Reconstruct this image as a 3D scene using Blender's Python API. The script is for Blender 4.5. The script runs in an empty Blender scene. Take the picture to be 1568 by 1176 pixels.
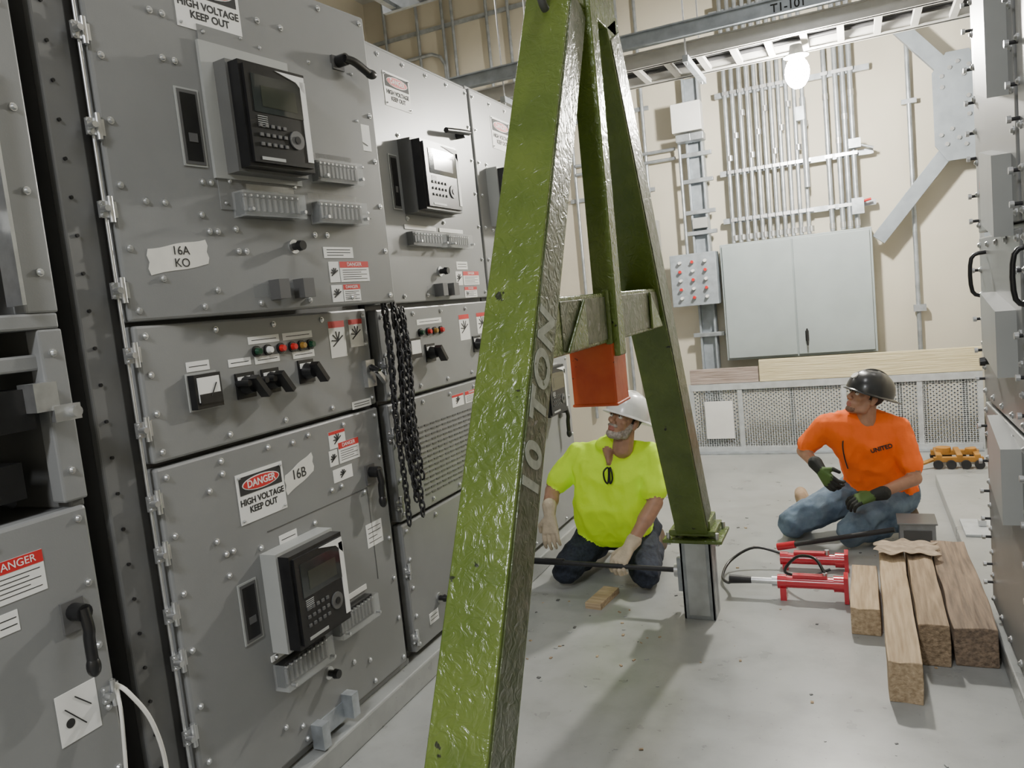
import bpy, bmesh, math, random
from mathutils import Vector, Matrix, noise
from mathutils.bvhtree import BVHTree
random.seed(7)
V=Vector
SC=bpy.context.scene
COL=bpy.context.collection
# ------------------------------------------------------------ materials
MATS={}
def mk(name,col,rough=.5,metal=0.,var=.08,scale=8,bump=0.,bscale=60,stretch=(1,1,1),col2=None,spec=.5,emit=0,alpha=1,coat=0,ramp=(.35,.65),detail=4,bdist=.004,chips=None,distort=0):
    if name in MATS: return MATS[name]
    m=bpy.data.materials.new(name);m.use_nodes=True;nt=m.node_tree;N=nt.nodes;L=nt.links
    b=N["Principled BSDF"]
    b.inputs["Roughness"].default_value=rough;b.inputs["Metallic"].default_value=metal
    b.inputs["Specular IOR Level"].default_value=spec
    if coat: b.inputs["Coat Weight"].default_value=coat;b.inputs["Coat Roughness"].default_value=.18
    tc=N.new("ShaderNodeTexCoord");mp=N.new("ShaderNodeMapping");mp.inputs["Scale"].default_value=stretch
    L.new(tc.outputs["Object"],mp.inputs[0])
    n=N.new("ShaderNodeTexNoise");n.inputs["Scale"].default_value=scale;n.inputs["Detail"].default_value=detail
    L.new(mp.outputs[0],n.inputs["Vector"])
    r=N.new("ShaderNodeValToRGB");L.new(n.outputs["Fac"],r.inputs[0])
    c=V(col[:3]);c2=V(col2) if col2 else c*(1+var);c1=c if col2 else c*(1-var)
    r.color_ramp.elements[0].position=ramp[0];r.color_ramp.elements[1].position=ramp[1]
    r.color_ramp.elements[0].color=(*c1,1);r.color_ramp.elements[1].color=(*c2,1)
    out=r.outputs[0]
    if chips:
        cs,cp,cc=chips
        n3=N.new("ShaderNodeTexNoise");n3.inputs["Scale"].default_value=cs;n3.inputs["Detail"].default_value=6;L.new(mp.outputs[0],n3.inputs["Vector"])
        r3=N.new("ShaderNodeValToRGB");L.new(n3.outputs["Fac"],r3.inputs[0]);e=r3.color_ramp.elements
        e[0].position=cp;e[0].color=(0,0,0,1);e[1].position=cp+.015;e[1].color=(1,1,1,1)
        mx=N.new("ShaderNodeMixRGB");L.new(r3.outputs[0],mx.inputs[0]);L.new(out,mx.inputs[1]);mx.inputs[2].default_value=(*cc,1);out=mx.outputs[0]
    L.new(out,b.inputs["Base Color"])
    if emit:
        b.inputs["Emission Color"].default_value=(*col[:3],1);b.inputs["Emission Strength"].default_value=emit
    if alpha<1: b.inputs["Alpha"].default_value=alpha
    if bump:
        n2=N.new("ShaderNodeTexNoise");n2.inputs["Scale"].default_value=bscale;n2.inputs["Detail"].default_value=3;n2.inputs["Distortion"].default_value=distort
        L.new(mp.outputs[0],n2.inputs["Vector"])
        bp=N.new("ShaderNodeBump");bp.inputs["Strength"].default_value=bump;bp.inputs["Distance"].default_value=bdist
        L.new(n2.outputs["Fac"],bp.inputs["Height"]);L.new(bp.outputs[0],b.inputs["Normal"])
        if coat: L.new(bp.outputs[0],b.inputs["Coat Normal"])
    MATS[name]=m;return m
gray=mk("switchgear_gray_paint",(.225,.23,.23),.36,0,.05,3,.05,220)
gray_l=mk("light_gray_enamel",(.38,.39,.38),.4,0,.05,4)
gray_d=mk("dark_gray_paint",(.10,.10,.10),.45,0,.1,4)
gray_f=mk("frame_gray_paint",(.13,.132,.13),.42,0,.1,4)
gap_shade=mk("gap_shade_black",(.008,.008,.009),.9)
blk=mk("black_plastic",(.012,.012,.013),.32,0,.15,20)
blk_m=mk("black_matte_steel",(.02,.02,.022),.5,0,.2,20)
glass=mk("relay_glass",(.035,.04,.04),.06,0,.3,6)
lcd=mk("lcd_screen",(.045,.05,.04),.12)
white=mk("white_label",(.78,.78,.76),.5,0,.03,6)
tape=mk("paper_tape",(.70,.69,.64),.7,0,.06,10,.3,20)
red=mk("sign_red",(.55,.02,.02),.5)
redb=mk("red_plastic",(.6,.02,.02),.3)
grnb=mk("green_lens",(.01,.06,.03),.2)
yelb=mk("yellow_lens",(.35,.2,.04),.2)
txtm=mk("black_print",(.02,.02,.02),.7)
silver=mk("zinc_steel",(.62,.63,.64),.35,.9,.08,30)
galv=mk("galvanised_steel",(.40,.43,.46),.42,.6,.18,14,.1,60)
galv_l=mk("galvanised_strut",(.36,.40,.44),.45,.35,.14,12)
mesh_m=mk("galvanised_mesh",(.55,.58,.60),.45,.3,.1,12)
gus=mk("gusset_gray_steel",(.24,.27,.30),.5,.2,.1,8)
clear=mk("clear_acrylic",(.75,.78,.78),.05,0,.02,4,alpha=.13)
green=mk("green_gloss_paint",(.100,.150,.026),.27,0,.25,6,.65,30,col2=(.140,.195,.036),coat=.25,bdist=.007,chips=(20,.69,(.03,.035,.018)),distort=1.4)
green_d=mk("green_dusty_paint",(.075,.100,.036),.36,.1,.25,24,.8,34,col2=(.17,.18,.13),coat=.15,ramp=(.42,.74),detail=8,bdist=.006,chips=(26,.68,(.26,.26,.24)),distort=1.2)
orange_m=mk("orange_red_paint",(.60,.075,.02),.38,0,.1,10,.3,40,col2=(.70,.12,.03),chips=(18,.69,(.25,.03,.01)))
cred=mk("hydraulic_red",(.55,.012,.03),.25,0,.08,12,coat=.5)
rag=mk("tan_cloth",(.38,.30,.22),.9,0,.2,20,.6,60)
chalk=mk("stencil_paint",(.42,.45,.38),.6,0,.15,40,.4,40,bdist=.002,chips=(30,.66,(.12,.14,.06)))
# floor
def floor_mat():
    m=bpy.data.materials.new("concrete_floor");m.use_nodes=True;nt=m.node_tree;N=nt.nodes;L=nt.links;b=N["Principled BSDF"]
    tc=N.new("ShaderNodeTexCoord")
    def nz(s,d,off=0):
        n=N.new("ShaderNodeTexNoise");n.inputs["Scale"].default_value=s;n.inputs["Detail"].default_value=d;n.inputs["Roughness"].default_value=.55
        mp=N.new("ShaderNodeMapping");mp.inputs["Location"].default_value=(off,off,0);L.new(tc.outputs["Object"],mp.inputs[0]);L.new(mp.outputs[0],n.inputs["Vector"]);return n
    a=nz(1.1,7);c=nz(6,6,5);d=nz(60,3,9)
    r=N.new("ShaderNodeValToRGB");L.new(a.outputs[0],r.inputs[0])
    e=r.color_ramp.elements;e[0].position=.32;e[0].color=(.29,.30,.295,1);e[1].position=.68;e[1].color=(.40,.41,.40,1)
    r2=N.new("ShaderNodeValToRGB");L.new(c.outputs[0],r2.inputs[0]);e=r2.color_ramp.elements
    e[0].position=.30;e[0].color=(.78,.78,.77,1);e[1].position=.55;e[1].color=(1,1,1,1)
    mx=N.new("ShaderNodeMixRGB");mx.blend_type='MULTIPLY';mx.inputs[0].default_value=.8
    L.new(r.outputs[0],mx.inputs[1]);L.new(r2.outputs[0],mx.inputs[2])
    r3=N.new("ShaderNodeValToRGB");L.new(d.outputs[0],r3.inputs[0]);e=r3.color_ramp.elements
    e[0].position=.27;e[0].color=(.45,.44,.42,1);e[1].position=.32;e[1].color=(1,1,1,1)
    m2=N.new("ShaderNodeMixRGB");m2.blend_type='MULTIPLY';m2.inputs[0].default_value=.6
    L.new(mx.outputs[0],m2.inputs[1]);L.new(r3.outputs[0],m2.inputs[2]);L.new(m2.outputs[0],b.inputs["Base Color"])
    mr=N.new("ShaderNodeMapRange");L.new(c.outputs[0],mr.inputs[0]);mr.inputs[3].default_value=.18;mr.inputs[4].default_value=.45
    L.new(mr.outputs[0],b.inputs["Roughness"])
    bp=N.new("ShaderNodeBump");bp.inputs["Strength"].default_value=.2;bp.inputs["Distance"].default_value=.003
    L.new(c.outputs[0],bp.inputs["Height"]);L.new(bp.outputs[0],b.inputs["Normal"])
    return m
concrete=floor_mat()
wallm=mk("cream_wall_paint",(.60,.555,.45),.7,0,.04,2,.15,40)
ceilm=mk("ceiling_paint",(.5,.5,.48),.8)
def wood(name,c1,c2,axis=1,sc=1):
    st=[16,16,16];st[axis]=1.0
    return mk(name,c1,.8,0,.1,4*sc,.8,5,tuple(st),col2=c2,ramp=(.3,.68),detail=8,bdist=.01)
wood_p=wood("pale_timber",(.34,.24,.14),(.56,.43,.28))
wood_m=wood("weathered_timber",(.20,.14,.085),(.42,.31,.20))
wood_d=wood("dark_timber",(.13,.095,.07),(.31,.225,.155))
wood_pl=wood("pine_plank",(.58,.50,.30),(.72,.64,.42),0)
wood_ol=wood("old_plank",(.28,.22,.19),(.46,.38,.34),0)
# ------------------------------------------------------------ mesh builder
class MB:
    def __init__(s): s.v=[];s.f=[];s.m=[];s.sm=[];s.mats=[]
    def mi(s,m):
        if m not in s.mats: s.mats.append(m)
        return s.mats.index(m)
    def add(s,vs,fs,m,smooth=False):
        o=len(s.v);i=s.mi(m);s.v+= [tuple(x) for x in vs]
        for f in fs: s.f.append([o+k for k in f]);s.m.append(i);s.sm.append(smooth)
    def obox(s,c,ax,h,m):
        c=V(c);vs=[]
        for i in (-1,1):
            for j in (-1,1):
                for k in (-1,1): vs.append(c+V(ax[0])*h[0]*i+V(ax[1])*h[1]*j+V(ax[2])*h[2]*k)
        s.add(vs,[(0,1,3,2),(4,6,7,5),(0,4,5,1),(2,3,7,6),(0,2,6,4),(1,5,7,3)],m)
    def box(s,x0,x1,y0,y1,z0,z1,m):
        s.obox(((x0+x1)/2,(y0+y1)/2,(z0+z1)/2),((1,0,0),(0,1,0),(0,0,1)),((x1-x0)/2,(y1-y0)/2,(z1-z0)/2),m)
    def beam(s,p0,p1,w,h,m,side=(1,0,0)):
        p0=V(p0);p1=V(p1);d=(p1-p0);l=d.length;d/=l;a=V(side);a=(a-d*a.dot(d)).normalized();b=d.cross(a)
        s.obox((p0+p1)/2,(a,b,d),(w/2,h/2,l/2),m)
    def cyl(s,p0,p1,r0,m,r1=None,seg=14,smooth=True):
        if r1 is None:r1=r0
        p0=V(p0);p1=V(p1);d=(p1-p0).normalized();a=d.orthogonal().normalized();b=d.cross(a);vs=[]
        for p,r in ((p0,r0),(p1,r1)):
            for i in range(seg):
                t=2*math.pi*i/seg;vs.append(p+a*r*math.cos(t)+b*r*math.sin(t))
        s.add(vs,[(i,(i+1)%seg,seg+(i+1)%seg,seg+i) for i in range(seg)],m,smooth)
        s.add(vs[:seg],[tuple(reversed(range(seg)))],m);s.add(vs[seg:],[tuple(range(seg))],m)
    def tube(s,pts,r,m,seg=8,sub=6,closed=False):
        P=[V(p) for p in pts];n=len(P);Q=[]
        if sub>1:
            rng=n if closed else n-1
            for i in range(rng):
                g=(lambda k:P[k%n]) if closed else (lambda k:P[max(0,min(n-1,k))])
                a,b,c,d=g(i-1),g(i),g(i+1),g(i+2)
                for k in range(sub):
                    t=k/sub;Q.append(.5*((2*b)+(c-a)*t+(2*a-5*b+4*c-d)*t*t+(3*b-a-3*c+d)*t**3))
            if not closed:Q.append(P[-1])
        else: Q=P
        N=len(Q);vs=[];prev=None
        for i in range(N):
            if closed: d=Q[(i+1)%N]-Q[i-1]
            else: d=Q[min(i+1,N-1)]-Q[max(i-1,0)]
            d.normalize()
            if prev is None: a=d.orthogonal().normalized()
            else: a=(prev-d*prev.dot(d)).normalized()
            prev=a;b=d.cross(a)
            for k in range(seg):
                t=2*math.pi*k/seg;vs.append(Q[i]+a*r*math.cos(t)+b*r*math.sin(t))
        fs=[]
        for i in range(N if closed else N-1):
            j=(i+1)%N
            for k in range(seg): fs.append((i*seg+k,i*seg+(k+1)%seg,j*seg+(k+1)%seg,j*seg+k))
        s.add(vs,fs,m,True)
        if not closed:
            s.add(vs[:seg],[tuple(reversed(range(seg)))],m);s.add(vs[-seg:],[tuple(range(seg))],m)
    def ell(s,c,r,m,ax=((1,0,0),(0,1,0),(0,0,1)),nu=16,nv=10):
        c=V(c);vs=[];fs=[]
        if not hasattr(r,'__len__'): r=(r,r,r)
        for j in range(nv+1):
            ph=math.pi*j/nv
            for i in range(nu):
                th=2*math.pi*i/nu
                vs.append(c+V(ax[0])*r[0]*math.sin(ph)*math.cos(th)+V(ax[1])*r[1]*math.sin(ph)*math.sin(th)+V(ax[2])*r[2]*math.cos(ph))
        for j in range(nv):
            for i in range(nu): fs.append((j*nu+i,(j+1)*nu+i,(j+1)*nu+(i+1)%nu,j*nu+(i+1)%nu))
        s.add(vs,fs,m,True)
    def prism(s,pts,ext,m):
        P=[V(p) for p in pts];e=V(ext);n=len(P)
        s.add(P+[p+e for p in P],[tuple(range(n)),tuple(reversed(range(n,2*n)))]+[(i,n+i,n+(i+1)%n,(i+1)%n) for i in range(n)],m)
    def build(s,name,parent=None,M=None,bevel=0,seg=2):
        me=bpy.data.meshes.new(name);me.from_pydata(s.v,[],s.f)
        for m in s.mats: me.materials.append(m)
        me.polygons.foreach_set("material_index",s.m);me.polygons.foreach_set("use_smooth",s.sm)
        me.update()
        bm=bmesh.new();bm.from_mesh(me);bmesh.ops.recalc_face_normals(bm,faces=bm.faces);bm.to_mesh(me);bm.free()
        ob=bpy.data.objects.new(name,me);COL.objects.link(ob)
        if M is not None: ob.matrix_world=M
        if parent: adopt(ob,parent)
        if bevel:
            b=ob.modifiers.new("bevel","BEVEL");b.width=bevel;b.segments=seg;b.limit_method='ANGLE';b.angle_limit=math.radians(50)
        return ob
def adopt(ob,parent):
    ob.parent=parent;ob.matrix_parent_inverse=Matrix.Translation(-V(parent.location))
def empty(name,loc):
    e=bpy.data.objects.new(name,None);COL.objects.link(e);e.location=loc;e.empty_display_size=.1;return e
def text(body,size,M,mat,parent,name="lettering",align='CENTER',ext=.0004,bold=0,space=1):
    c=bpy.data.curves.new(name,"FONT");c.body=body;c.size=size;c.align_x=align;c.align_y='CENTER';c.extrude=ext;c.offset=bold;c.space_character=space
    c.materials.append(mat);o=bpy.data.objects.new(name,c);COL.objects.link(o);o.matrix_world=M;adopt(o,parent);return o
TX=Matrix(((0,0,1,0),(1,0,0,0),(0,1,0,0),(0,0,0,1)))  # text x->local y, text y->local z, normal->local x
# ------------------------------------------------------------ room
def solo(name,fn,bevel=0,loc=None):
    b=MB();fn(b);return b.build(name,bevel=bevel)
solo("floor",lambda b:b.box(-5.2,2.4,-3.2,8.1,-.2,0,concrete))
solo("wall_back",lambda b:b.box(-5.2,2.4,7.9,8.1,0,5.2,wallm))
solo("wall_left",lambda b:b.box(-5.2,-5,-3,7.9,0,5.2,wallm))
solo("wall_right",lambda b:b.box(2.2,2.4,-3,7.9,0,5.2,wallm))
solo("wall_front",lambda b:b.box(-5.2,2.4,-3.2,-3,0,5.2,wallm))
solo("ceiling",lambda b:(b.box(-5.2,2.4,-3.2,8.1,5.2,5.4,ceilm)))
solo("trim_left_pad",lambda b:b.box(-3.4,-1.79,-1.5,5.1,0,.10,concrete),.008)
solo("trim_right_pad",lambda b:b.box(.45,1.9,-1.5,6.2,0,.08,concrete),.008)
# ------------------------------------------------------------ panel parts (local: x out, y along, z up)
def screws(b,pts,r=.008):
    for y,z in pts:
        b.cyl((0,y,z),(.004,y,z),r*1.3,silver,seg=10);b.cyl((.004,y,z),(.010,y,z),r,silver,r1=r*.6,seg=8)
def perim(y0,y1,z0,z1,n1,n2,ins=.03):
    P=[]
    for i in range(n1):
        y=y0+ins+(y1-y0-2*ins)*i/(n1-1);P+= [(y,z0+ins),(y,z1-ins)]
    for i in range(1,n2):
        z=z0+ins+(z1-z0-2*ins)*i/n2;P+= [(y0+ins,z),(y1-ins,z)]
    return P
def slot(b,y0,y1,z0,z1):
    w=.006
    b.box(0,.004,y0-w,y1+w,z0-w,z1+w,gray_l);b.box(.001,.006,y0,y1,z0,z1,gray_d)
    b.box(.004,.007,y0+.008,y1-.008,z0+.01,z1-.01,blk)
    b.box(.0,.009,y0+.02,y1-.02,z0+(z1-z0)*.30,z0+(z1-z0)*.42,gray_d)
def relay(b,y0,y1,z0,z1,p=.11,house=None):
    w=y1-y0;h=z1-z0;house=house or gray_l
    b.box(0,p*.55,y0-.01,y1+.01,z0-.01,z1+.01,house)
    b.box(p*.55,p*.92,y0,y1,z0,z1,blk)
    b.box(p*.92,p,y0+.012,y1-.012,z0+.012,z1-.012,blk)
    x=p
    b.box(x,x+.002,y0+w*.13,y1-w*.12,z0+h*.52,z1-h*.12,glass)
    b.box(x+.001,x+.003,y0+w*.25,y1-w*.22,z0+h*.58,z1-h*.22,lcd)
    for i in range(5):
        for j in range(3):
            b.box(x,x+.005,y0+w*(.16+.09*i),y0+w*(.16+.09*i)+.012,z0+h*(.2+.09*j),z0+h*(.2+.09*j)+.010,gray_d)
    for k in range(6):
        b.box(x,x+.002,y0+w*.16,y0+w*.3,z0+h*(.48)-.004*k*1.6,z0+h*.48-.004*k*1.6+.002,gray_l)
    b.cyl((x,y0+w*.72,z0+h*.30),(x+.005,y0+w*.72,z0+h*.30),.03,gray_d,seg=16)
    b.cyl((x+.004,y0+w*.72,z0+h*.30),(x+.008,y0+w*.72,z0+h*.30),.012,blk,seg=12)
    b.box(x,x+.003,y1-.035,y1-.012,z0+.03,z1-.03,white)
    b.prism([(x,y1-w*.5,z1-.014),(x,y1-.014,z1-.014),(x,y1-.014,z1-.07),(x,y1-.05,z1-.035)],(.003,0,0),white)
    b.box(x,x+.002,y0+w*.15,y0+w*.5,z0+.02,z0+.03,gray_l)
    screws(b,[(y0-.0,z0-.03),(y1,z0-.03),(y0,z1+.03),(y1,z1+.03)])
def tblock(b,y0,y1,z0,z1,p=.055):
    b.box(0,.004,y0-.004,y1+.004,z1+.002,z1+.022,white)
    b.box(0,p*.6,y0+.01,y1-.01,z0+.008,z1-.012,blk)
    n=10
    for i in range(n):
        y=y0+.02+(y1-y0-.04)*i/(n-1)
        b.box(p*.6,p*.75,y-.005,y+.005,z0+.02,z1-.03,gray_d)
        b.cyl((p*.6,y,z1-.022),(p*.8,y,z1-.022),.004,silver,seg=6)
    b.box(0,p,y0,y1,z0,z0+.004,clear);b.box(p,p+.004,y0,y1,z0,z1-.01,clear)
    b.box(0,p,y0,y0+.004,z0,z1-.01,clear);b.box(0,p,y1-.004,y1,z0,z1-.01,clear)
    for y in (y0+.02,y1-.02): b.cyl((p,y,z0+.02),(p+.02,y,z0+.02),.006,silver,seg=8)
def knob(b,y,z,r=.016):
    b.cyl((0,y,z),(.006,y,z),r*1.5,silver);b.cyl((.006,y,z),(.03,y,z),r*.8,blk);b.cyl((.03,y,z),(.048,y,z),r*1.15,blk,r1=r)
def label(b,y0,y1,z0,z1,m=None,lines=0,th=.0015):
    b.box(0,th,y0,y1,z0,z1,m or white)
    for i in range(lines):
        z=z1-(z1-z0)*(i+1)/(lines+1);b.box(th,th+.0005,y0+(y1-y0)*.1,y0+(y1-y0)*(.9-.25*(i%3==2)),z-.0012,z+.0012,txtm)
def torn(b,y0,y1,z0,z1,tilt=.02):
    n=10;P=[]
    for i in range(n+1): t=i/n;P.append((0,y0+(y1-y0)*t,z1+tilt*(t-.5)-.002*math.sin(t*9)))
    for i in range(5): t=i/4;P.append((0,y1+.006*(i%2),z1+tilt*.5-(z1-z0)*t))
    for i in range(n+1): t=1-i/n;P.append((0,y0+(y1-y0)*t,z0+tilt*(t-.5)+.002*math.sin(t*7)))
    for i in range(1,4): t=i/4;P.append((0,y0-.006*(i%2),z0-tilt*.5+(z1-z0)*t))
    b.prism(P,(.0015,0,0),tape)
def dlabel(b,y0,y1,z0,z1,T,pict=True):
    label(b,y0,y1,z0,z1)
    h=z1-z0;b.box(.0015,.0022,y0,y1,z1-h*.3,z1,red)
    for i in range(5):
        z=z1-h*(.42+.11*i);b.box(.0015,.002,y0+(y1-y0)*.08,y0+(y1-y0)*(.92-.2*(i%2)),z-.001,z+.001,txtm)
    T.append(("DANGER",h*.26,(.0025,(y0+y1)/2,z1-h*.15),white,0))
def pictolabel(b,y0,y1,z0,z1,top=False):
    label(b,y0,y1,z0,z1);h=z1-z0
    if top: b.box(.0015,.0022,y0,y1,z1-h*.18,z1,red)
    for i in range(6):
        a=.25+.3*i;c=((y0+y1)/2,z0+h*.45);d=(math.cos(a*2.1),math.sin(a*2.1))
        L=min(y1-y0,h)*.38
        b.beam((.002,c[0],c[1]),(.002,c[0]+d[0]*L,c[1]+d[1]*L),.003,.004,txtm)
def danger_sign(b,y0,y1,z0,z1,T):
    h=z1-z0;w=y1-y0;ym=(y0+y1)/2
    b.box(0,.002,y0,y1,z0,z1,white)
    b.box(.002,.003,y0+w*.05,y1-w*.05,z1-h*.43,z1-h*.07,txtm)
    pts=[(.003,ym+w*.40*math.cos(t*math.pi/12),z1-h*.25+h*.145*math.sin(t*math.pi/12)) for t in range(24)]
    b.prism(pts,(.0012,0,0),white)
    pts=[(.0042,ym+w*.38*math.cos(t*math.pi/12),z1-h*.25+h*.125*math.sin(t*math.pi/12)) for t in range(24)]
    b.prism(pts,(.001,0,0),red)
    T.append(("DANGER",h*.20,(.0056,ym,z1-h*.25),white,.0006))
    T.append(("HIGH VOLTAGE\nKEEP OUT",h*.175,(.0025,ym,z0+h*.33),txtm,.0008))
    screws(b,[(y0+.012,z0+.012),(y1-.012,z0+.012),(y0+.012,z1-.012),(y1-.012,z1-.012)],.004)
def rotswitch(b,y,z,big=.024,handle=True):
    b.box(0,.006,y-.042,y+.042,z-.042,z+.042,blk);b.cyl((.006,y,z),(.04,y,z),big*1.3,blk,r1=big)
    b.box(.006,.008,y-.035,y+.035,z+.012,z+.03,white)
    if handle:
        b.obox((.058,y+.006,z-.006),((1,0,0),(0,.6,-.8),(0,.8,.6)),(.018,.042,.009),blk)
def lamp_ind(b,y,z,m):
    b.cyl((0,y,z),(.008,y,z),.019,blk,seg=14);b.cyl((.008,y,z),(.022,y,z),.013,m,r1=.010,seg=12)
def tail_handle(b,y,z0,z1,up=True):
    zt=z1-.02
    b.box(0,.008,y-.03,y+.03,zt-.05,zt+.03,gray_d)
    b.cyl((.008,y,zt),(.05,y,zt),.022,blk)
    b.tube([(.045,y,zt+.01),(.055,y,zt-.04),(.05,y,(z0+z1)/2),(.05,y,z0+.02)],.014,blk)
    b.ell((.05,y,z0+.02),(.017,.018,.028),blk)
def clearbr(b,y0,y1,z0,z1):
    w=(y1-y0)
    b.box(0,.004,y0,y1,z0+.01,z1-.01,clear)
    b.box(0,.05,y0+w*.25,y0+w*.42,z0,z1,gray_d);b.box(0,.05,y0+w*.66,y0+w*.85,z0,z1,gray_d)
def hinge(b,y,z):
    b.cyl((.010,y,z-.035),(.010,y,z+.035),.008,silver,seg=10)
    b.box(-.006,.006,y-.028,y+.02,z-.022,z+.022,silver);b.cyl((.0,y-.02,z),(.03,y-.02,z),.009,silver,seg=8);screws(b,[(y-.022,z+.016),(y-.022,z-.016)],.006)
def door(b,y0,y1,z0,z1,th=.05,m=None):
    b.box(-th,0,y0,y1,z0,z1,m or gray)
def finish(b,T,name,parent,M,bevel=0):
    o=b.build(name,parent,M,bevel)
    for body,size,c,m,bo in T:
        text(body,size,M@Matrix.Translation(c)@TX,m,parent,bold=bo)
FM=Matrix.Translation((-1.84,0,0))
# ---- cabinet 1 (the big one)
cab=empty("switchgear_cabinet",(-2.5,2.05,.10))
b=MB();b.box(-1.3,-.055,1.405,2.70,.10,2.72,gray_d);b.box(-.06,-.03,1.40,1.50,.10,2.74,gray_f);b.box(-.06,-.02,1.40,2.70,.10,.125,gray)
b.box(-.06,-.028,1.40,2.7,2.72,2.76,gray_f);b.box(-.06,-.04,2.69,2.72,.1,2.72,gap_shade)  # near-black strip paints in the shade of the gap beside the next cabinet
for i in range(26): b.cyl((-.03,1.43,.2+.1*i),(-.024,1.43,.2+.1*i),.005,blk,seg=8)
b.build("body",cab,FM,.006)
b=MB();T=[]
door(b,1.54,2.66,1.255,1.65);b.build("relay_door_panel",cab,FM,.008)
b=MB();door(b,1.54,2.66,.135,1.24);b.build("breaker_door_panel",cab,FM,.008)
b=MB()
screws(b,perim(1.54,2.66,1.255,1.65,5,3)+perim(1.54,2.66,.135,1.24,6,6))
screws(b,[(1.72,1.13),(1.72,.97),(1.78,1.17),(2.12,1.2),(1.75,.92),(1.78,.92),(1.75,.85),(2.3,.98),(2.36,.98),(2.5,.92),(2.3,.3),(2.4,.26),(1.9,.26),(1.98,.22)])
for z in (1.57,1.36,1.15,1.0,.82,.68,.45,.25): hinge(b,1.525,z)
b.cyl((-.01,1.512,.15),(-.01,1.512,2.7),.005,silver,seg=8)
label(b,1.70,1.79,1.50,1.53,lines=1)
b.box(0,.004,1.69,1.81,1.38,1.495,gray_l);b.box(.004,.03,1.695,1.80,1.385,1.49,blk);b.box(.03,.034,1.705,1.79,1.405,1.48,white);b.box(.034,.036,1.705,1.79,1.40,1.43,blk)
b.beam((.036,1.75,1.42),(.036,1.775,1.46),.002,.003,txtm)
rotswitch(b,1.93,1.43);rotswitch(b,2.05,1.43);rotswitch(b,2.24,1.44)
for y in (1.89,1.97,2.01): b.cyl((.006,y,1.44),(.06,y,1.44),.010,blk)
label(b,1.87,1.97,1.495,1.52,lines=1);label(b,1.99,2.11,1.492,1.517,lines=1);label(b,2.18,2.30,1.49,1.515,lines=1)
label(b,1.97,2.12,1.56,1.585,lines=1);label(b,2.14,2.30,1.56,1.585,lines=1)
for y,m in ((2.00,grnb),(2.055,white),(2.12,redb),(2.18,redb),(2.23,yelb),(2.28,grnb)): lamp_ind(b,y,1.535,m)
pictolabel(b,2.40,2.50,1.47,1.61,True);pictolabel(b,2.53,2.62,1.50,1.61,True)
label(b,2.49,2.62,1.235+.02,1.285,lines=2)
# latch
b.box(0,.02,2.59,2.65,1.33,1.44,silver);b.cyl((.02,2.62,1.41),(.06,2.62,1.39),.013,blk);b.obox((.05,2.64,1.37),((1,0,0),(0,.7,-.7),(0,.7,.7)),(.01,.04,.008),silver)
danger_sign(b,1.83,2.05,.985,1.15,T)
torn(b,2.06,2.21,1.050,1.12,.05);T.append(("16B",.05,(.0025,2.13,1.085),txtm,0))
label(b,1.99,2.08,.865,.90,lines=1)
pictolabel(b,2.32,2.42,1.13,1.195,True);dlabel(b,2.37,2.50,1.065,1.145,T);pictolabel(b,2.31,2.36,1.065,1.125);pictolabel(b,2.32,2.44,1.0,1.05)
label(b,2.48,2.59,.69,.785,lines=4)
tail_handle(b,2.55,.85,1.01)
relay(b,1.90,2.18,.54,.86,.12)
slot(b,1.78,1.85,.61,.80)
tblock(b,1.88,2.13,.40,.50);tblock(b,2.19,2.43,.44,.54)
knob(b,2.15,.33)
b.box(0,.05,2.02,2.06,.11,.20,galv);b.box(0,.05,2.2,2.24,.13,.22,galv);b.box(0,.006,2.02,2.24,.12,.19,galv)
b.box(0,.0015,1.94,2.52,.93,.933,gray_d);b.box(0,.0015,2.52,2.523,.55,.933,gray_d)
finish(b,T,"door_fittings",cab,FM)
# ---- upper door, hinged and slightly ajar
th=math.atan2(.15,1.13)
DM=Matrix(((math.cos(th),math.sin(th),0,-1.84),(-math.sin(th),math.cos(th),0,1.53),(0,0,1,0),(0,0,0,1)))
b=MB();b.box(-.05,0,0,1.14,1.662,2.765,gray);b.build("upper_door_panel",cab,DM,.008)
b=MB();T=[]
b.box(0,.004,.355,1.05,1.99,2.55,gray)
screws(b,perim(0,1.14,1.662,2.765,6,6));screws(b,perim(.355,1.05,1.99,2.55,4,3,.02),.006)
screws(b,[(.1,2.0),(.16,2.0),(.28,1.97),(.30,2.07),(.33,2.07),(.3,1.92),(.33,1.92),(.40,1.86),(.43,1.86),(.4,1.93),(.74,1.92),(.8,1.92),(.2,2.55),(.24,2.55),(.22,2.42),(.26,2.42),(.12,1.78),(.3,1.74),(.6,2.62),(.7,2.62)])
danger_sign(b,.29,.53,2.53,2.71,T)
slot(b,.25,.32,2.12,2.34)
b.box(0,.012,.345,.70,2.085,2.50,gray_l)
relay(b,.40,.67,2.11,2.43,.12,gray_f)
label(b,.975,1.10,2.25,2.35,lines=0)
b.beam((.003,1.0,2.3),(.003,1.08,2.27),.001,.002,txtm);b.beam((.003,1.03,2.33),(.003,1.05,2.27),.001,.002,txtm)
tblock(b,.40,.66,1.965,2.055);tblock(b,.75,.97,2.10,2.19);tblock(b,.73,.97,1.955,2.045)
torn(b,.085,.28,1.805,1.88,.03);T.append(("16A\nKO",.036,(.0025,.19,1.842),txtm,0))
knob(b,.634,1.877)
label(b,.773,.925,1.838,1.878,lines=3)
dlabel(b,.845,1.0,1.75,1.825,T);pictolabel(b,.79,.84,1.75,1.825);dlabel(b,.85,.94,1.678,1.74,T);pictolabel(b,.79,.845,1.678,1.74)
clearbr(b,.44,.70,1.70,1.765)
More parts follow.
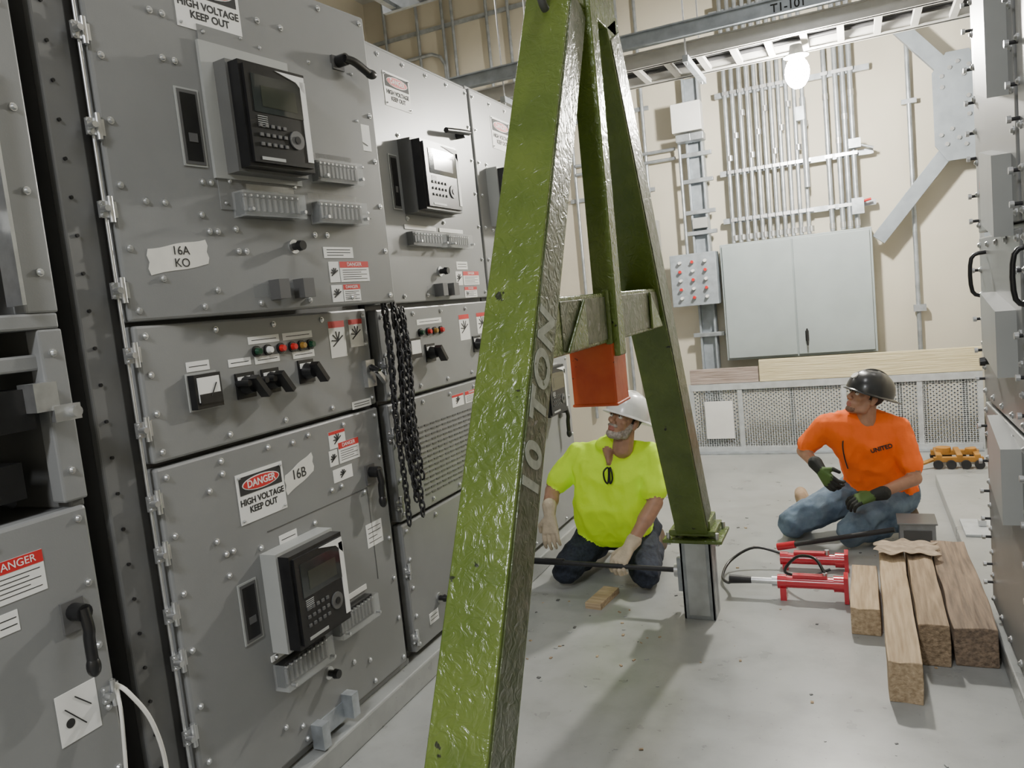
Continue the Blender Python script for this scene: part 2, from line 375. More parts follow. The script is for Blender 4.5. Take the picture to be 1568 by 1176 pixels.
b.box(0,.01,.93,.99,2.53,2.58,gray_d);b.cyl((.01,.96,2.56),(.05,.96,2.56),.022,blk);b.tube([(.05,.95,2.56),(.055,1.0,2.555),(.05,1.08,2.53)],.015,blk);b.ell((.05,1.09,2.53),(.018,.03,.018),blk)
for z in (2.6,2.44,2.19,1.97,1.75): hinge(b,-.012,z)
finish(b,T,"upper_door_fittings",cab,DM)
# ---- chain
b=MB()
def chain(b,p0,n,L=.036,w=.012,r=.0048,dy=0,dx=0):
    p=V(p0)
    for i in range(n):
        q=p+V((dx*math.sin(i*.35),dy*math.sin(i*.3),0));a=(V((1,0,0)) if i%2 else V((0,1,0)))
        pts=[]
        for k in range(8):
            t=2*math.pi*k/8;pts.append(q+a*w*math.cos(t)+V((0,0,1))*(L*.62)*math.sin(t))
        b.tube(pts,r,blk_m,seg=5,sub=1,closed=True);p=p+V((0,0,-L*.86))
for (x,y,z,n,dy) in ((-1.79,2.72,1.66,31,.006),(-1.77,2.76,1.66,28,.01),(-1.79,2.80,1.64,27,.008),(-1.76,2.74,1.6,24,.02),(-1.765,2.69,1.66,19,.01),(-1.76,2.78,1.62,29,.012),(-1.77,2.83,1.62,24,.008),(-1.755,2.80,1.60,20,.015)):
    chain(b,(x,y,z),n,dy=dy)
b.build("hoist_chain")
# ---- cabinet 2
cab=empty("switchgear_cabinet",(-2.5,3.28,.10))
b=MB();b.box(-1.3,-.052,2.725,3.84,.10,2.76,gray_d);b.box(-.052,-.02,2.73,3.84,2.76,2.79,gray);b.build("body",cab,FM,.006)
b=MB();door(b,2.735,3.83,1.66,2.77);door(b,2.735,3.83,1.25,1.64);door(b,2.735,3.83,.72,1.235);door(b,2.735,3.83,.13,.705);b.build("door_panels",cab,FM,.007)
b=MB();T=[]
screws(b,perim(2.735,3.83,1.66,2.77,6,6)+perim(2.735,3.83,1.25,1.64,5,2)+perim(2.735,3.83,.72,1.235,5,3)+perim(2.735,3.83,.13,.705,5,4))
danger_sign(b,3.0,3.22,2.53,2.68,T)
b.cyl((0,3.66,2.50),(.05,3.66,2.50),.02,blk);b.tube([(.05,3.7,2.51),(.055,3.6,2.5),(.05,3.45,2.485)],.014,blk)
relay(b,3.07,3.41,2.07,2.38,.12,gray_f);slot(b,2.97,3.03,2.08,2.31)
tblock(b,3.04,3.32,1.91,1.99);tblock(b,3.36,3.60,1.91,1.99)
knob(b,3.32,1.80)
label(b,3.5,3.62,1.81,1.85,lines=2);dlabel(b,3.56,3.74,1.73,1.80,T);pictolabel(b,3.48,3.55,1.73,1.8);dlabel(b,3.56,3.7,1.665,1.72,T)
clearbr(b,3.18,3.45,1.68,1.74)
pictolabel(b,3.46,3.57,1.45,1.58,True);pictolabel(b,3.66,3.78,1.47,1.58,True)
for y,m in ((3.07,grnb),(3.14,redb),(3.2,yelb),(3.26,redb)): lamp_ind(b,y,1.52,m)
label(b,3.05,3.28,1.555,1.58,lines=1)
b.box(0,.03,2.92,3.02,1.41,1.50,blk);b.box(.03,.034,2.93,3.01,1.43,1.49,white);rotswitch(b,3.14,1.42);rotswitch(b,3.63,1.42,handle=False)
for i in range(14):
    z=.78+.024*i
    for k in range(13): b.box(0,.003,2.96+.054*k,3.000+.054*k,z,z+.007,gray_d)
pictolabel(b,3.3,3.42,1.13,1.19,True);dlabel(b,3.44,3.58,1.13,1.19,T)
tail_handle(b,3.7,.9,1.05);knob(b,2.97,.29);knob(b,3.3,.5);label(b,2.87,2.95,.20,.25,lines=2)
for z in (.2,.5,.8,1.1,1.4,1.7,2.0,2.3,2.6): hinge(b,2.74,z)
finish(b,T,"door_fittings",cab,FM)
# ---- cabinet 3
cab=empty("switchgear_cabinet",(-2.5,4.42,.10))
b=MB();b.box(-1.3,-.052,3.85,4.98,.10,2.78,gray_d);b.box(-.052,-.02,3.85,4.98,2.78,2.80,gray);b.build("body",cab,FM,.006)
b=MB();door(b,3.855,4.97,1.66,2.78);door(b,3.855,4.97,1.25,1.64);door(b,3.855,4.97,.13,1.235);b.build("door_panels",cab,FM,.007)
b=MB();T=[]
screws(b,perim(3.855,4.97,1.66,2.77,6,6)+perim(3.855,4.97,1.25,1.64,5,2)+perim(3.855,4.97,.13,1.235,5,4))
danger_sign(b,4.1,4.36,2.50,2.68,T);relay(b,3.98,4.3,2.06,2.36,.12);tblock(b,4.1,4.35,1.9,1.98);relay(b,4.3,4.6,.9,1.2,.12);tail_handle(b,4.75,.7,.9)
rotswitch(b,4.2,1.42);rotswitch(b,4.5,1.42);dlabel(b,4.6,4.75,1.72,1.8,T)
finish(b,T,"door_fittings",cab,FM)
# ---- cabinet 0 (near left): open compartment above, door below
cab=empty("switchgear_cabinet",(-2.5,.75,.10))
b=MB()
b.box(-1.3,-.6,.1,1.32,.10,2.76,gray_d)
b.box(-.6,-.05,.1,1.32,.10,1.2,gray_d)
b.box(-.6,-.01,1.28,1.32,1.2,2.76,gray_f);b.box(-.6,-.01,.1,.14,1.2,2.76,gray);b.box(-.6,0,.1,1.32,2.72,2.76,gray)
b.box(-.62,0,.1,1.32,1.66,1.70,gray);b.box(-.3,-.02,.1,1.3,1.56,1.6,gray)
b.box(-.05,0,1.24,1.325,1.7,2.74,gray)
b.box(-.05,0,1.26,1.325,1.22,1.66,gray)
b.box(-.05,0.0,1.0,1.02,1.7,2.7,gray_d)
b.build("body",cab,FM,.006)
b=MB();b.box(-.05,0,.15,1.315,.13,1.205,gray);b.build("door_panel",cab,FM,.01)
b=MB();T=[]
b.box(-.03,.03,1.215,1.225,1.72,2.3,silver);b.cyl((-.12,1.16,1.75),(-.12,1.16,2.6),.018,silver)
for z in (1.9,2.05,2.2,2.32): b.box(-.2,-.02,1.08,1.2,z,z+.05,gray_l if z>2 else white)
b.box(-.15,0,1.12,1.22,1.42,1.52,blk);b.box(-.3,-.05,1.05,1.2,1.25,1.34,blk)
b.box(-.02,.04,1.2,1.26,1.46,1.53,silver);b.cyl((.0,1.29,1.45),(.06,1.29,1.45),.014,silver);b.box(.03,.045,1.24,1.31,1.43,1.47,silver)
b.tube([(-.1,1.1,1.62),(-.06,1.12,1.5),(-.1,1.14,1.4),(-.05,1.1,1.3),(-.08,1.18,1.24)],.012,blk)
b.tube([(-.15,1.05,1.6),(-.1,1.1,1.45),(-.12,1.08,1.3)],.01,gray_l)
screws(b,perim(.15,1.315,.13,1.205,6,6)+[(1.29,1.8),(1.29,2.0),(1.29,2.2),(1.29,2.45),(1.29,1.3),(1.29,1.6)])
dlabel(b,1.04,1.18,1.03,1.13,T);label(b,1.05,1.10,.96,1.01,lines=2)
tail_handle(b,1.23,.79,.97)
label(b,1.15,1.26,.63,.76);
b.beam((.003,1.17,.72),(.003,1.22,.66),.001,.003,txtm);b.beam((.003,1.2,.74),(.003,1.24,.7),.001,.003,txtm);b.cyl((.002,1.18,.68),(.0025,1.18,.68),.012,txtm)
hinge(b,1.30,.7)
b.tube([(.01,1.305,.72),(.05,1.31,.70),(.07,1.35,.6),(.06,1.38,.45),(.05,1.36,.3)],.006,tape)
b.tube([(.01,1.305,.72),(.04,1.29,.66),(.05,1.27,.5),(.04,1.26,.35)],.005,tape)
finish(b,T,"door_fittings",cab,FM)
# ---- right-hand cabinets
RM=Matrix(((-1,0,0,.468),(0,-1,0,0),(0,0,1,0),(0,0,0,1)))
for (ya,yb) in ((2.85,3.75),(1.9,2.84)):
    cab=empty("switchgear_cabinet",(1.1,(ya+yb)/2,.08))
    b=MB();b.box(-1.2,-.045,-yb,-ya,.08,2.84,gray);b.build("body",cab,RM,.006)
    b=MB();door(b,-yb+.03,-ya-.01,1.7,2.76,.04,gray);door(b,-yb+.03,-ya-.01,1.02,1.68,.04,gray);door(b,-yb+.03,-ya-.01,.12,1.0,.04,gray);b.build("door_panels",cab,RM,.006)
    b=MB();T=[]
    y=-yb
    screws(b,perim(y+.03,-ya-.01,1.7,2.76,5,8)+perim(y+.03,-ya-.01,1.02,1.68,5,6)+perim(y+.03,-ya-.01,.12,1.0,5,8),.01)
    for z in (.22,.3,.42,.5,.62,.75,.9,1.1,1.22,1.35,1.55,1.75,1.85,2.0,2.1,2.22,2.35,2.5,2.6):
        b.cyl((0,y+.05,z),(.03,y+.05,z),.006,blk_m,seg=8);b.cyl((.022,y+.05,z),(.034,y+.05,z),.011,silver,seg=8)
    b.tube([(0,y+.20,1.62),(.05,y+.20,1.6),(.05,y+.20,1.47),(0,y+.20,1.45)],.008,blk,sub=4)
    b.prism([(0,y+.45,2.18),(.045,y+.45,2.18),(.06,y+.8,2.10),(.0,y+.8,2.10)],(0,0,.42),gray_l)
    b.prism([(0,y+.42,1.72),(.04,y+.42,1.72),(.055,y+.8,1.66),(0,y+.8,1.66)],(0,0,.26),gray_l)
    b.prism([(0,y+.40,1.25),(.05,y+.40,1.25),(.06,y+.8,1.2),(0,y+.8,1.2)],(0,0,.22),gray_l)
    b.prism([(0,y+.42,.75),(.045,y+.42,.75),(.06,y+.8,.7),(0,y+.8,.7)],(0,0,.26),gray_l)
    knob(b,y+.3,1.2);dlabel(b,y+.12,y+.3,1.8,1.9,T);label(b,y+.15,y+.3,.7,.85,lines=3)
    b.box(0,.07,y+.36,y+.86,2.63,2.70,blk)
    finish(b,T,"door_fittings",cab,RM)
# ------------------------------------------------------------ green A-frame
fr=empty("green_gantry_a_frame",(-.77,2.40,.40));XC=-.77;W=.14
def legY(z,front): return (1.287+(z-.67)*.5525) if front else (3.60-(z-.515)*.50)
b=MB()
for front in (True,False):
    z0=.47;z1=2.50
    p0=V((XC,legY(z0,front),z0));p1=V((XC,legY(z1,front),z1));d=(p1-p0).normalized()
    n=V((0,-d.z,d.y)) if front else V((0,d.z,-d.y)) # outward (away from axis)
    w=W if front else .15
    c=(p0+p1)/2;b.obox(c,((1,0,0),tuple(n),tuple(d)),(w/2,w/2,(p1-p0).length/2),green)
b.box(XC-.075,XC+.075,2.24,2.66,2.46,2.60,green)
b.box(XC-.09,XC+.09,2.22,2.68,2.60,2.64,green)
b.box(XC-.05,XC+.05,2.32,2.54,2.64,2.95,green)
b.box(XC-.062,XC+.06,1.80,3.10,1.455,1.61,green)
SY=2.365 # mast sleeve, stands proud of the crossbar
b.box(XC+.015,XC+.088,SY-.037,SY+.037,1.41,2.62,green)
for s in (-1,1):
    b.beam((XC+.062,SY+s*.055,1.45),(XC+.062,SY+s*.055,1.62),.02,.02,green)
    b.prism([(XC+.063,2.46+s*.55,1.46),(XC+.063,2.46+s*.38,1.46),(XC+.063,2.46+s*.38,1.60)],(.01,0,0),green)
# feet
for Y in (1.14,3.655):
    b.box(XC-.085,XC+.085,Y-.085,Y+.085,.455,.50,green);b.box(XC-.11,XC+.11,Y-.10,Y+.10,.428,.455,green);b.box(XC-.14,XC+.14,Y-.12,Y+.12,.397,.415,green)
    b.cyl((XC,Y,.41),(XC,Y,.43),.07,green)
    for sx in (-1,1):
        for sy in (-1,1): b.cyl((XC+sx*.115,Y+sy*.095,.385),(XC+sx*.115,Y+sy*.095,.445),.011,silver,seg=6)
b.build("welded_frame",fr,None,.007,3)
b=MB()
for front in (True,False):
    z0=.50;z1=2.46;p0=V((XC,legY(z0,front),z0));p1=V((XC,legY(z1,front),z1));d=(p1-p0).normalized();n=V((0,-d.z,d.y))
    w=W if front else .15
    b.obox((p0+p1)/2+V((w/2+.001,0,0)),((1,0,0),tuple(n),tuple(d)),(.002,w/2-.012,(p1-p0).length/2),green_d)
b.obox((XC+.0605,2.45,1.532),((1,0,0),(0,1,0),(0,0,1)),(.002,.55,.066),green_d)
b.build("side_cover_plates",fr,None,.002)
b=MB();b.box(XC-.075,XC+.07,SY-.055,SY+.085,1.258,1.455,orange_m);b.box(XC-.079,XC+.074,SY-.059,SY+.089,1.255,1.265,orange_m);b.build("orange_mast_tube",fr,None,.016,3)
b=MB()
c=V((XC,2.19,2.475));b.tube([c+V((0,.045*math.cos(t),.045*math.sin(t))) for t in [k*math.pi/6 for k in range(12)]],.012,gray_d,closed=True,sub=2);b.cyl((XC,2.23,2.46),(XC,2.27,2.45),.018,gray_d)
b.build("lifting_eye",fr)
d=V((0,.5525,1)).normalized();up=V((0,-d.z,d.y));p=V((XC+W/2+.004,legY(1.37,True)+.0,1.37))
M=Matrix(((0,0,1,p.x),(d.y,up.y,0,p.y),(d.z,up.z,0,p.z),(0,0,0,1)))
text("10 TON",.125,M,chalk,fr,"capacity_marking",bold=.0045,space=1.12)
for Y in (3.655,1.14):
    b=MB();b.box(XC-.075,XC+.075,Y-.06,Y-.048,0,.395,galv);b.box(XC-.075,XC-.063,Y-.06,Y+.07,0,.395,galv);b.box(XC+.063,XC+.075,Y-.06,Y+.07,0,.395,galv)
    b.box(XC-.075,XC+.075,Y+.02,Y+.032,0,.395,galv);b.box(XC-.05,XC+.05,Y-.064,Y-.06,.02,.38,mesh_m)
    b.build("steel_support_post",fr,None,.003)
# ------------------------------------------------------------ rods & hydraulics
b=MB()
b.cyl((-1.74,3.72,.21),(-.86,3.70,.205),.013,blk_m);b.cyl((-1.76,3.72,.21),(-1.5,3.72,.21),.018,blk)
b.cyl((-.90,3.70,.205),(-.855,3.70,.205),.034,silver);b.obox((-.865,3.70,.20),((1,0,0),(0,1,0),(0,0,1)),(.012,.05,.085),galv)
b.build("steel_pry_bar")
def ram(name,x0,x1,y,z,rodx=None,hose=None):
    e=empty(name,((x0+x1)/2,y,0));b=MB()
    b.cyl((x0,y,z),(x1,y,z),.030,cred,seg=24);b.cyl((x0-.012,y,z),(x0+.03,y,z),.036,cred,seg=24);b.cyl((x1-.05,y,z),(x1,y,z),.040,cred,seg=24)
    if rodx is not None:
        b.cyl((rodx,y,z),(x0-.01,y,z),.016,silver,seg=18);b.cyl((x0-.04,y,z),(x0-.012,y,z),.026,silver)
        b.cyl((rodx-.01,y,z),(rodx+.10,y,z),.024,blk_m,r1=.017)
    b.obox((x1+.006,y,z/2+.025),((1,0,0),(0,1,0),(0,0,1)),(.010,.045,z/2+.022),cred)
    b.box(x0,x0+.03,y-.04,y+.04,0,z-.02,cred)
    b.cyl((x1-.09,y,z+.025),(x1-.09,y,z+.055),.012,silver,seg=8)
    b.box(x0+.06,x0+.22,y-.018,y+.018,z+.028,z+.042,cred)
    if hose: b.tube(hose,.008,blk)
    b.build("ram",e);return e
ram("hydraulic_jack",-.425,-.125,3.93,.085,-.665,[(-.215,3.93,.135),(-.26,3.99,.19),(-.35,4.06,.17),(-.42,4.13,.06),(-.3,4.17,.03),(-.2,4.20,.06)])
ram("hydraulic_jack",-.45,-.13,4.36,.055,None,[(-.45,4.36,.08),(-.60,4.36,.11),(-.72,4.27,.06),(-.74,4.1,.03),(-.69,3.99,.04),(-.66,3.95,.09)])
# ------------------------------------------------------------ timbers
def timber(x0,x1,y0,y1,z0,z1,m,rot=0,sk=.006):
    n=14;vs=[];fs=[];cx=(x0+x1)/2;cz=(z0+z1)/2;hx=(x1-x0)/2;hz=(z1-z0)/2;sd=random.random()*40
    ring=[(-1,-1),(0,-1),(1,-1),(1,0),(1,1),(.35,1),(-.35,1),(-1,1),(-1,0)]
    for i in range(n+1):
        y=y0+(y1-y0)*i/n
        for k,(a,c) in enumerate(ring):
            j1=noise.noise(V((y*4+sd,k*3.1,0)))*sk;j2=noise.noise(V((y*4+sd,k*3.1,9)))*sk if c>-1 else 0
            yy=y+(noise.noise(V((k*2.2,sd,i)))*.012 if i in (0,n) else 0)
            vs.append((cx+a*hx+j1-abs(sk)*a*.3,yy,max(0,cz+c*hz+j2 - (sk*.5 if c==1 else 0))))
    R=len(ring)
    for i in range(n):
        for k in range(R): fs.append((i*R+k,i*R+(k+1)%R,(i+1)*R+(k+1)%R,(i+1)*R+k))
    fs.append(tuple(range(R)));fs.append(tuple(n*R+k for k in reversed(range(R))))
    b=MB();b.add(vs,fs,m);o=b.build("timber_block",None,None,.004);return o
timber(-.098,.026,3.56,4.12,0,.125,wood_p)
timber(.033,.150,3.0,4.26,0,.16,wood_p)
timber(.157,.270,3.32,4.36,0,.175,wood_m)
timber(.278,.440,3.34,4.42,0,.165,wood_d,0,.012)
b=MB();b.box(-.08,.08,-.02,.02,0,.04,wood_p);o=b.build("scrap_lumber");o.matrix_world=Matrix.Translation((-1.31,3.74,0))@Matrix.Rotation(math.radians(83),4,'Z')@Matrix.Diagonal((1.5,2.2,.8,1))
b=MB()
b.box(.15,.33,4.66,4.84,0,.17,galv);b.box(.17,.31,4.655,4.66,.03,.14,gray_d);b.box(.14,.34,4.65,4.85,.17,.18,gray);b.build("steel_tool_box",None,None,.004)
b=MB()
g=9
vs=[];fs=[]
for i in range(g+1):
    for j in range(g+1):
        x=.02+.28*i/g+.02*math.sin(j*1.7);y=4.10+.20*j/g;vs.append((x,y+.03*math.sin(i*2.1),.182+.03*abs(noise.noise(V((i*.9,j*.9,3))))+.016*math.sin(i*1.3+j)**2))
for i in range(g):
    for j in range(g): fs.append((i*(g+1)+j,(i+1)*(g+1)+j,(i+1)*(g+1)+j+1,i*(g+1)+j+1))
b.add(vs,fs,rag,True);o=b.build("cloth_rag");mo=o.modifiers.new("s","SOLIDIFY");mo.thickness=.004;mo=o.modifiers.new("ss","SUBSURF");mo.levels=2;mo.render_levels=2
b=MB();b.box(.48,.70,4.75,5.05,.08,.095,mesh_m);b.box(.56,.60,4.9,4.94,.095,.13,silver);b.build("steel_plate",None,None,.003)
b=MB()
for i in range(90):
    x=random.uniform(-1.7,.4);y=random.uniform(2.1,5.5);r=random.uniform(.003,.010)
    if i>50: x=random.uniform(-1.65,-.9);y=random.uniform(2.8,3.9)
    a=random.uniform(0,3.1);b.obox((x,y,r*.25),((math.cos(a),math.sin(a),0),(-math.sin(a),math.cos(a),0),(0,0,1)),(r,r*random.uniform(.3,.9),r*.25),random.choice((wood_m,gray_l,gray_d,wood_p)))
b.build("floor_debris")
# yellow machinery skate
ym=mk("skate_orange_paint",(.42,.20,.035),.5,0,.2,14)
b=MB()
for y in (6.70,6.96): b.box(.48,.82,y,y+.04,.05,.09,ym)
for x in (.50,.64,.76): b.box(x,x+.04,6.70,7.0,.085,.11,ym)
b.cyl((.56,6.85,.10),(.56,6.85,.14),.055,ym,seg=20);b.cyl((.75,6.85,.10),(.75,6.85,.13),.04,ym,seg=20)
for x in (.51,.6,.70,.79):
    for y in (6.69,7.01): b.cyl((x,y-.015,.035),(x,y+.015,.035),.035,blk_m)
b.beam((.48,6.72,.07),(.32,6.62,.03),.03,.02,ym)
b.build("machinery_skate",None,None,.004)
# ------------------------------------------------------------ back wall equipment
YW=7.9
eb=mk("enclosure_bluegray",(.33,.375,.38),.45,0,.04,5)
b=MB()
b.box(-1.17,.15,7.62,YW,.86,1.97,eb)
b.box(-1.15,-.525,7.60,7.62,.88,1.95,eb);b.box(-.515,.13,7.60,7.62,.88,1.95,eb)
b.box(-.45,-.42,7.57,7.60,1.0,1.10,blk);b.box(-.44,-.425,7.54,7.57,.96,1.12,blk)
b.build("electrical_enclosure",None,None,.006)
b=MB();b.box(-1.64,-1.20,7.55,7.73,1.42,1.92,galv_l)
for i in range(3):
    for j in range(5):
        x=-1.54+.12*i;z=1.50+.085*j;b.cyl((x,7.53,z),(x,7.55,z),.018,silver,seg=12)
        b.cyl((x,7.505,z),(x,7.53,z),.014,redb if (i+j)%2 else white,seg=12)
b.build("push_button_station",None,None,.006)
b=MB()
b.box(-1.44,-1.28,7.82,YW,0,3.6,galv_l);b.box(-1.44,-1.42,7.76,7.82,0,3.6,galv_l);b.box(-1.30,-1.28,7.76,7.82,0,3.6,galv_l)
for z in (1.1,2.1,2.3,2.6,2.85): b.box(-1.50,-1.20,7.74,7.78,z,z+.04,galv)
b.cyl((-1.50,7.75,1.92),(-1.50,7.75,3.0),.016,galv);b.box(-1.42,-1.28,7.70,7.76,2.16,2.26,gray_l)
b.build("steel_strut_column",None,None,.003)
b=MB();b.box(-1.53,-1.25,7.60,7.74,3.07,3.34,white);b.box(-1.5,-1.36,7.60,7.74,2.98,3.05,galv);b.box(-1.36,-1.24,7.60,7.74,2.98,3.05,galv);b.build("junction_box",None,None,.006)
b=MB()
xs=[-1.03+.068*i for i in range(11)]+[-.17,-.08,-.02,.04]
for i,x in enumerate(xs):
    top=5.1;b.cyl((x-.02*(i<11),7.76,1.98),(x,7.76,top),.019 if i<11 else .022,galv,seg=12)
    for z in (2.0,2.75+.2*(i%3)): b.cyl((x,7.76,z),(x,7.76,z+.05),.026,silver,seg=12)
for z in (2.17,2.62,3.35,4.1): b.box(-1.14,.20,7.79,7.83,z,z+.05,galv)
for z in (2.17,2.62,3.35):
    for x in xs: b.box(x-.03,x+.03,7.735,7.745,z+.01,z+.04,silver)
b.cyl((-.36,7.72,2.4),(-.36,7.72,3.2),.026,galv);b.box(-.42,-.35,7.68,7.74,3.0,3.12,galv)
b.box(.0,.10,7.68,7.76,2.10,2.24,galv);b.tube([(.05,7.72,2.2),(.16,7.72,2.22)],.012,redb,sub=1)
b.box(.0,.10,7.68,7.76,2.68,2.76,galv);b.tube([(.05,7.72,2.72),(.2,7.72,2.66)],.012,galv,sub=1)
b.build("conduit_bundle")
def cond(pts,r=.02): b.tube(pts,r,galv,seg=10,sub=1)
b=MB();cond([(.50,7.84,.0),(.50,7.84,5.15)]);b.box(.46,.56,7.80,7.86,1.18,1.24,galv);b.box(.44,.56,7.82,7.86,2.2,2.24,galv);b.box(.44,.56,7.82,7.86,3.0,3.04,galv);b.build("conduit_bundle")
b=MB()
for dz in (0,.09): cond([(-2.6,7.84,2.88+dz),(-1.56,7.84,2.88+dz)],.017)
for x in (-2.18,-2.05,-1.86,-2.62): cond([(x,7.86,.3),(x,7.86,5.15)],.017)
for z in (1.6,2.6,3.4): b.box(-2.7,-1.8,7.87,YW,z,z+.04,galv)
b.box(-1.95,-1.78,7.78,7.88,2.0,2.3,gray_l)
b.build("conduit_bundle")
b=MB()
for x in (-4.72,-4.30,-3.98,-3.86,-3.45,-3.2): cond([(x,7.86,2.5),(x,7.86,5.15)],.018)
cond([(-4.9,7.86,4.45),(-4.15,7.86,4.45),(-4.05,7.86,4.40),(-4.0,7.86,4.3),(-4.0,7.86,2.5)],.02);b.box(-4.75,-4.6,7.8,7.88,4.3,4.45,galv)
for z in (3.2,3.9,4.7): b.box(-4.9,-3.0,7.87,YW,z,z+.04,galv)
b.build("conduit_bundle")
# brace with gusset
b=MB()
pts=[(.67,2.58),(.76,2.44),(1.0,2.44),(1.02,2.6),(1.02,3.2),(.95,3.33),(.78,3.33),(.67,3.18)]
b.prism([(x,7.66,z) for x,z in pts],(0,.014,0),gus)
b.beam((.20,7.70,1.85),(.76,7.70,2.52),.06,.12,gus,(0,1,0));b.beam((.20,7.70,3.92),(.76,7.70,3.22),.06,.12,gus,(0,1,0))
for x,z in ((.72,2.66),(.76,2.58),(.80,2.70),(.85,2.62),(.90,2.56),(.94,2.64),(.74,3.05),(.74,3.14),(.80,3.2),(.86,3.24),(.90,3.13),(.94,3.2),(.93,2.8),(.93,2.95)):
    b.cyl((x,7.645,z),(x,7.66,z),.018,silver,seg=6,smooth=False)
b.box(1.0,1.2,7.62,YW,0,5.15,gus)
b.build("steel_brace",None,None,.002)
# guard panels (expanded metal)
b=MB();x0,x1,z0,z1=-1.50,.90,.06,.62;Y=7.42
b.box(x0,x1,Y-.03,Y+.03,.0,.055,mesh_m);b.box(x0,x1,Y-.025,Y+.025,.605,.665,mesh_m);b.box(x0,x1,Y-.12,Y-.02,.0,.012,galv)
for x in (x0,-1.05,-.15,.45,x1): b.box(x-.02,x+.02,Y-.02,Y+.02,0,.665,mesh_m)
st=.045;h=z1-z0
def clipx(p,q,X): t=(X-p.x)/(q.x-p.x);return p+(q-p)*t
for s in (1,-1):
    for i in range(-1,int((x1-x0)/st)+20):
        xa=x0-h*1.3+i*st;pa=V((xa,z0));pb=V((xa+h*1.3,z1))
        if pb.x<=x0 or pa.x>=x1: continue
        if pa.x<x0: pa=clipx(pa,pb,x0)
        if pb.x>x1: pb=clipx(pa,pb,x1)
        if s==1: A=(pa.x,Y,pa.y);B=(pb.x,Y,pb.y)
        else: A=(x0+x1-pa.x,Y,pa.y);B=(x0+x1-pb.x,Y,pb.y)
        b.beam(A,B,.004,.011,mesh_m,(0,1,0))
b.box(-1.38,-1.12,Y-.028,Y-.024,.14,.50,white)
b.box(-1.1,.9,Y+.10,Y+.13,.56,.62,galv_l);b.box(-1.5,.9,Y+.1,Y+.16,0,.04,galv)
for x in (-1.3,-.6,.3,.8): b.box(x-.02,x+.02,Y+.1,Y+.14,.0,.60,galv)
b.build("wire_mesh_guard_panel")
b=MB();b.box(-.86,.92,7.40,7.44,.668,.87,wood_pl);b.build("wooden_plank",None,None,.003)
b=MB();b.box(-1.50,-.87,7.40,7.44,.668,.81,wood_ol);b.build("wooden_plank",None,None,.003)
# ------------------------------------------------------------ overhead cable tray
b=MB();al=mk("tray_aluminium",(.55,.54,.51),.4,.5,.06,10)
TZ=3.20
for y in (5.72,6.2):
    b.box(-3.1,2.1,y-.012,y+.012,TZ,TZ+.11,al);b.box(-3.1,2.1,y-.03,y+.03,TZ,TZ+.012,al);b.box(-3.1,2.1,y-.03,y+.03,TZ+.10,TZ+.11,al)
x=-3.0
while x<2.1: b.box(x-.022,x+.022,5.73,6.19,TZ+.005,TZ+.04,al);x+=.23
for y in (5.80,5.86,5.92,6.05): b.tube([(-3.1,y,TZ+.06),(-1,y+.02,TZ+.06),(0.5,y,TZ+.06),(2.1,y+.01,TZ+.06)],.018,blk_m,seg=6,sub=4)
for x in (-2.4,-1.0,.9):
    for y in (5.66,6.26): b.cyl((x,y,TZ-.06),(x,y,5.2),.007,silver,seg=8)
    b.box(x-.02,x+.02,5.62,6.34,TZ-.045,TZ,galv)
b.box(-3.1,2.1,5.58,5.62,3.31,3.41,galv_l);b.box(-3.1,2.1,5.56,5.58,3.31,3.32,galv_l);b.box(-3.1,2.1,5.56,5.58,3.40,3.41,galv_l)
o=b.build("cable_tray")
text("T1-101",.075,Matrix(((1,0,0,-.31),(0,0,-1,5.577),(0,1,0,3.35),(0,0,0,1))),txtm,o,"tray_marking",bold=.001)
b=MB()
for y in (4.9,5.35):
    b.box(-3.2,2.1,y-.02,y+.02,3.92,4.05,galv)
x=-3.1
while x<2.1: b.box(x-.025,x+.025,4.9,5.35,3.93,3.96,galv);x+=.25
for x in (-2.2,-.2,1.4):
    b.box(x-.02,x+.02,4.8,5.45,3.88,3.92,galv)
    for y in (4.82,5.43): b.cyl((x,y,3.85),(x,y,5.2),.007,silver,seg=8)
b.build("cable_tray")
# ------------------------------------------------------------ lamps
bulb=mk("bulb_glow",(1,.96,.87),.3,emit=1450)
lx,ly,lz=-.30,5.96,3.03
e=empty("hanging_work_lamp",(lx,ly,lz));b=MB()
b.cyl((lx,ly,lz+.09),(lx,ly,lz+.165),.055,gray_l,r1=.04)
b.cyl((lx,ly,lz+.088),(lx,ly,lz+.096),.085,gray_l);b.build("socket",e)
b=MB();b.ell((lx,ly,lz-.02),(.082,.082,.11),bulb);b.build("bulb",e)
def clight(x,y,z,W_,L_,P,col=(1,.97,.92)):
    e=empty("ceiling_light",(x,y,z));b=MB()
    b.box(x-W_/2-.03,x+W_/2+.03,y-L_/2-.03,y+L_/2+.03,z,z+.07,white);b.cyl((x,y-L_/3,z+.07),(x,y-L_/3,5.2),.006,silver);b.cyl((x,y+L_/3,z+.07),(x,y+L_/3,5.2),.006,silver)
    b.build("housing",e)
    l=bpy.data.lights.new("tube_light","AREA");l.shape='RECTANGLE';l.size=W_;l.size_y=L_;l.energy=P;l.color=col
    o=bpy.data.objects.new("tube_light",l);COL.objects.link(o);o.location=(x,y,z-.01);adopt(o,e)
clight(-.8,-1.3,3.6,.3,1.2,140,(.95,.97,1));clight(-.3,2.6,4.5,.3,1.2,30,(.97,.98,1));clight(-3.8,5.5,4.5,.3,1.2,45);clight(1.5,6.4,4.6,.3,1.2,30)
